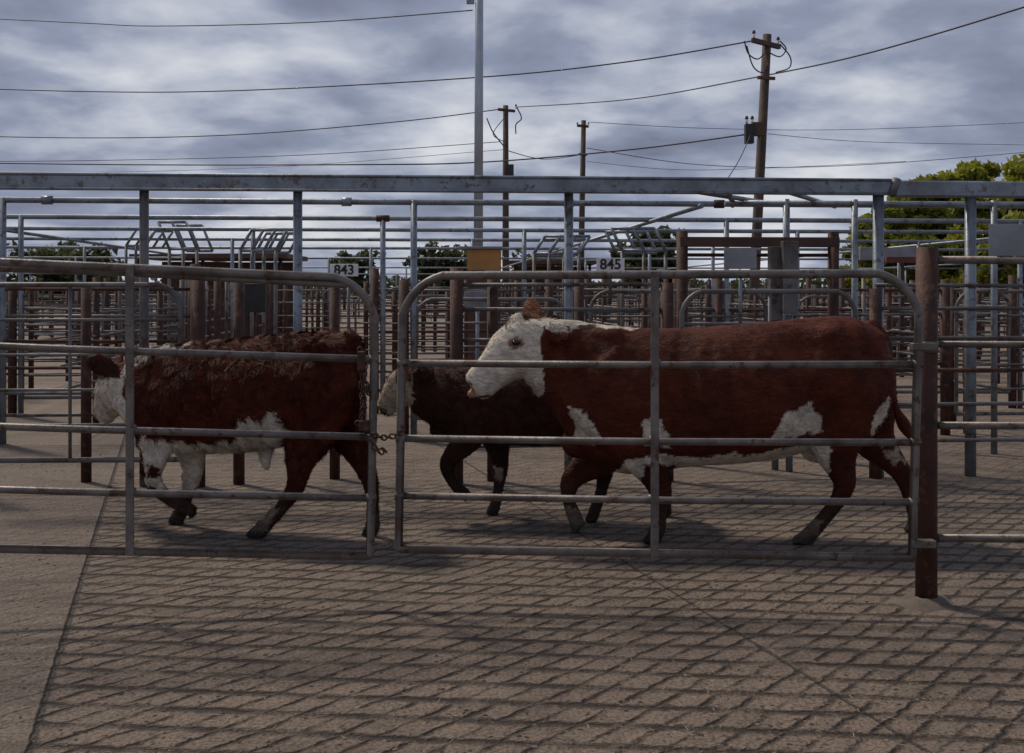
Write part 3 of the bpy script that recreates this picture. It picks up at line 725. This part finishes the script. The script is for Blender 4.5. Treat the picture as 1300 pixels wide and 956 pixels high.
parts=[
 dict(p=[(540,495,28,.085,0),(522,490,28,.09,0),(509,495,24,.085,-.01),(499,505,17,.065,-.02),(491,516,13,.05,-.02),(486,523,10,.042,-.03)],e=2.3),
 dict(p=[(592,500,30,.05,a),(602,530,28,.075,a),(592,560,18,.05,a),(574,578,12,.036,a),(567,592,9.5,.03,a),(573,610,7,.022,a),(584,622,7.5,.026,a),(594,630,7,.026,a)],hoof=.031,hd=(-.3,-.7)),
 dict(p=[(612,505,30,.05,c),(625,540,24,.065,c),(633,572,14,.042,c),(635,594,10,.032,c),(632,618,6.8,.022,c),(628,638,7.8,.026,c),(624,646,7.5,.026,c)],ground=True,hoof=.031),
 dict(p=[(780,490,34,.05,a),(780,530,32,.08,a),(772,568,18,.05,a),(768,590,11,.034,a),(763,612,7.5,.024,a),(755,632,7.5,.026,a),(750,644,7.5,.026,a)],ground=True,hoof=.031),
 dict(p=[(785,495,32,.05,c),(805,540,26,.07,c),(828,572,14,.042,c),(842,595,10,.03,c),(846,622,7,.022,c),(845,645,7.5,.026,c)],ground=True,hoof=.031),
 dict(p=[(527,477,6,.015,-.07),(536,474,10,.011,-.11),(546,476,9,.01,-.15),(552,480,3,.008,-.17)]),
]
blobs=[(517,476,0,.06,.06,.05),(560,545,0,.08,.06,.06)]
patches=[((.46,.37,.27),[(478,455),(508,462),(524,470),(524,505),(518,530),(500,540),(478,540)],.7),((.13,.05,.03),[(496,460),(524,464),(522,484),(504,486)],.6),((.20,.11,.07),[(478,515),(490,514),(492,535),(478,535)],.3),
 (WM,[(625,590),(640,592),(636,610),(626,606)])]
animal('hereford_calf',7.55,.05,650,trunk,parts,blobs,patches,DK,lambda px,py,z:.028 if z>.5 else .015,65000,
   [(511,490,-.096,.015,1.1)],[(489,516,-.070,.008,1.2)],wig=5,vox=.012,curl=2.0,cfreq=18,tipc=1.1)

# ---------------------------------------------------------------- world and sun
w=bpy.data.worlds.new('World'); sc.world=w; w.use_nodes=True; nt=w.node_tree
for n in list(nt.nodes): nt.nodes.remove(n)
out=N(nt,'ShaderNodeOutputWorld')
sky=N(nt,'ShaderNodeTexSky',sky_type='NISHITA'); sky.sun_disc=False
sund=Vector((-.45,.42,.79)).normalized()
el=math.asin(sund.z); az=math.atan2(sund.x,sund.y)
sky.sun_elevation=el; sky.sun_rotation=az
bg1=N(nt,'ShaderNodeBackground'); nt.links.new(sky.outputs[0],bg1.inputs[0]); bg1.inputs[1].default_value=.06
tc=N(nt,'ShaderNodeTexCoord').outputs['Generated']; sp=N(nt,'ShaderNodeSeparateXYZ'); nt.links.new(tc,sp.inputs[0])
z=M(nt,'ADD',M(nt,'MAXIMUM',sp.outputs[2],0.),.22)
cx=N(nt,'ShaderNodeCombineXYZ'); nt.links.new(M(nt,'DIVIDE',sp.outputs[0],z),cx.inputs[0]); nt.links.new(M(nt,'DIVIDE',sp.outputs[1],z),cx.inputs[1])
n1=NOI(nt,cx.outputs[0],2.0,10,.52,.1); n2=NOI(nt,cx.outputs[0],.9,3,.5,.1)
f=M(nt,'ADD',M(nt,'MULTIPLY',n1,.66),M(nt,'MULTIPLY',n2,.34))
f=M(nt,'ADD',f,MR(nt,sp.outputs[2],.05,.30,-.015,.05,False))
cr=N(nt,'ShaderNodeValToRGB'); nt.links.new(f,cr.inputs[0]); el_=cr.color_ramp.elements
el_[0].position=.39; el_[0].color=(.80,.82,.87,1); el_[1].position=.65; el_[1].color=(.16,.18,.265,1)
q=el_.new(.46); q.color=(.56,.60,.70,1); q=el_.new(.53); q.color=(.32,.36,.49,1)
bg2=N(nt,'ShaderNodeBackground'); nt.links.new(cr.outputs[0],bg2.inputs[0]); bg2.inputs[1].default_value=.86
mx=N(nt,'ShaderNodeMixShader'); nt.links.new(MR(nt,f,.30,.38,.35,.97),mx.inputs[0]); nt.links.new(bg1.outputs[0],mx.inputs[1]); nt.links.new(bg2.outputs[0],mx.inputs[2]); nt.links.new(mx.outputs[0],out.inputs[0])
L=bpy.data.lights.new('sun','SUN'); L.energy=2.6; L.angle=math.radians(7); L.color=(1,.90,.76)
lo=bpy.data.objects.new('sun',L); sc.collection.objects.link(lo); lo.rotation_euler=(-sund).to_track_quat('-Z','Y').to_euler()
# ---------------------------------------------------------------- camera
cam=bpy.data.cameras.new('camera'); co_=bpy.data.objects.new('camera',cam); sc.collection.objects.link(co_); sc.camera=co_
co_.location=(0,0,EYE); co_.rotation_euler=(math.pi/2,0,0)
cam.sensor_width=36; cam.lens=36*F/1300; cam.shift_y=-(478-HY)/1300; cam.clip_end=4000; cam.clip_start=.1
sc.view_settings.view_transform='Standard'; sc.view_settings.look='None'; sc.view_settings.exposure=0
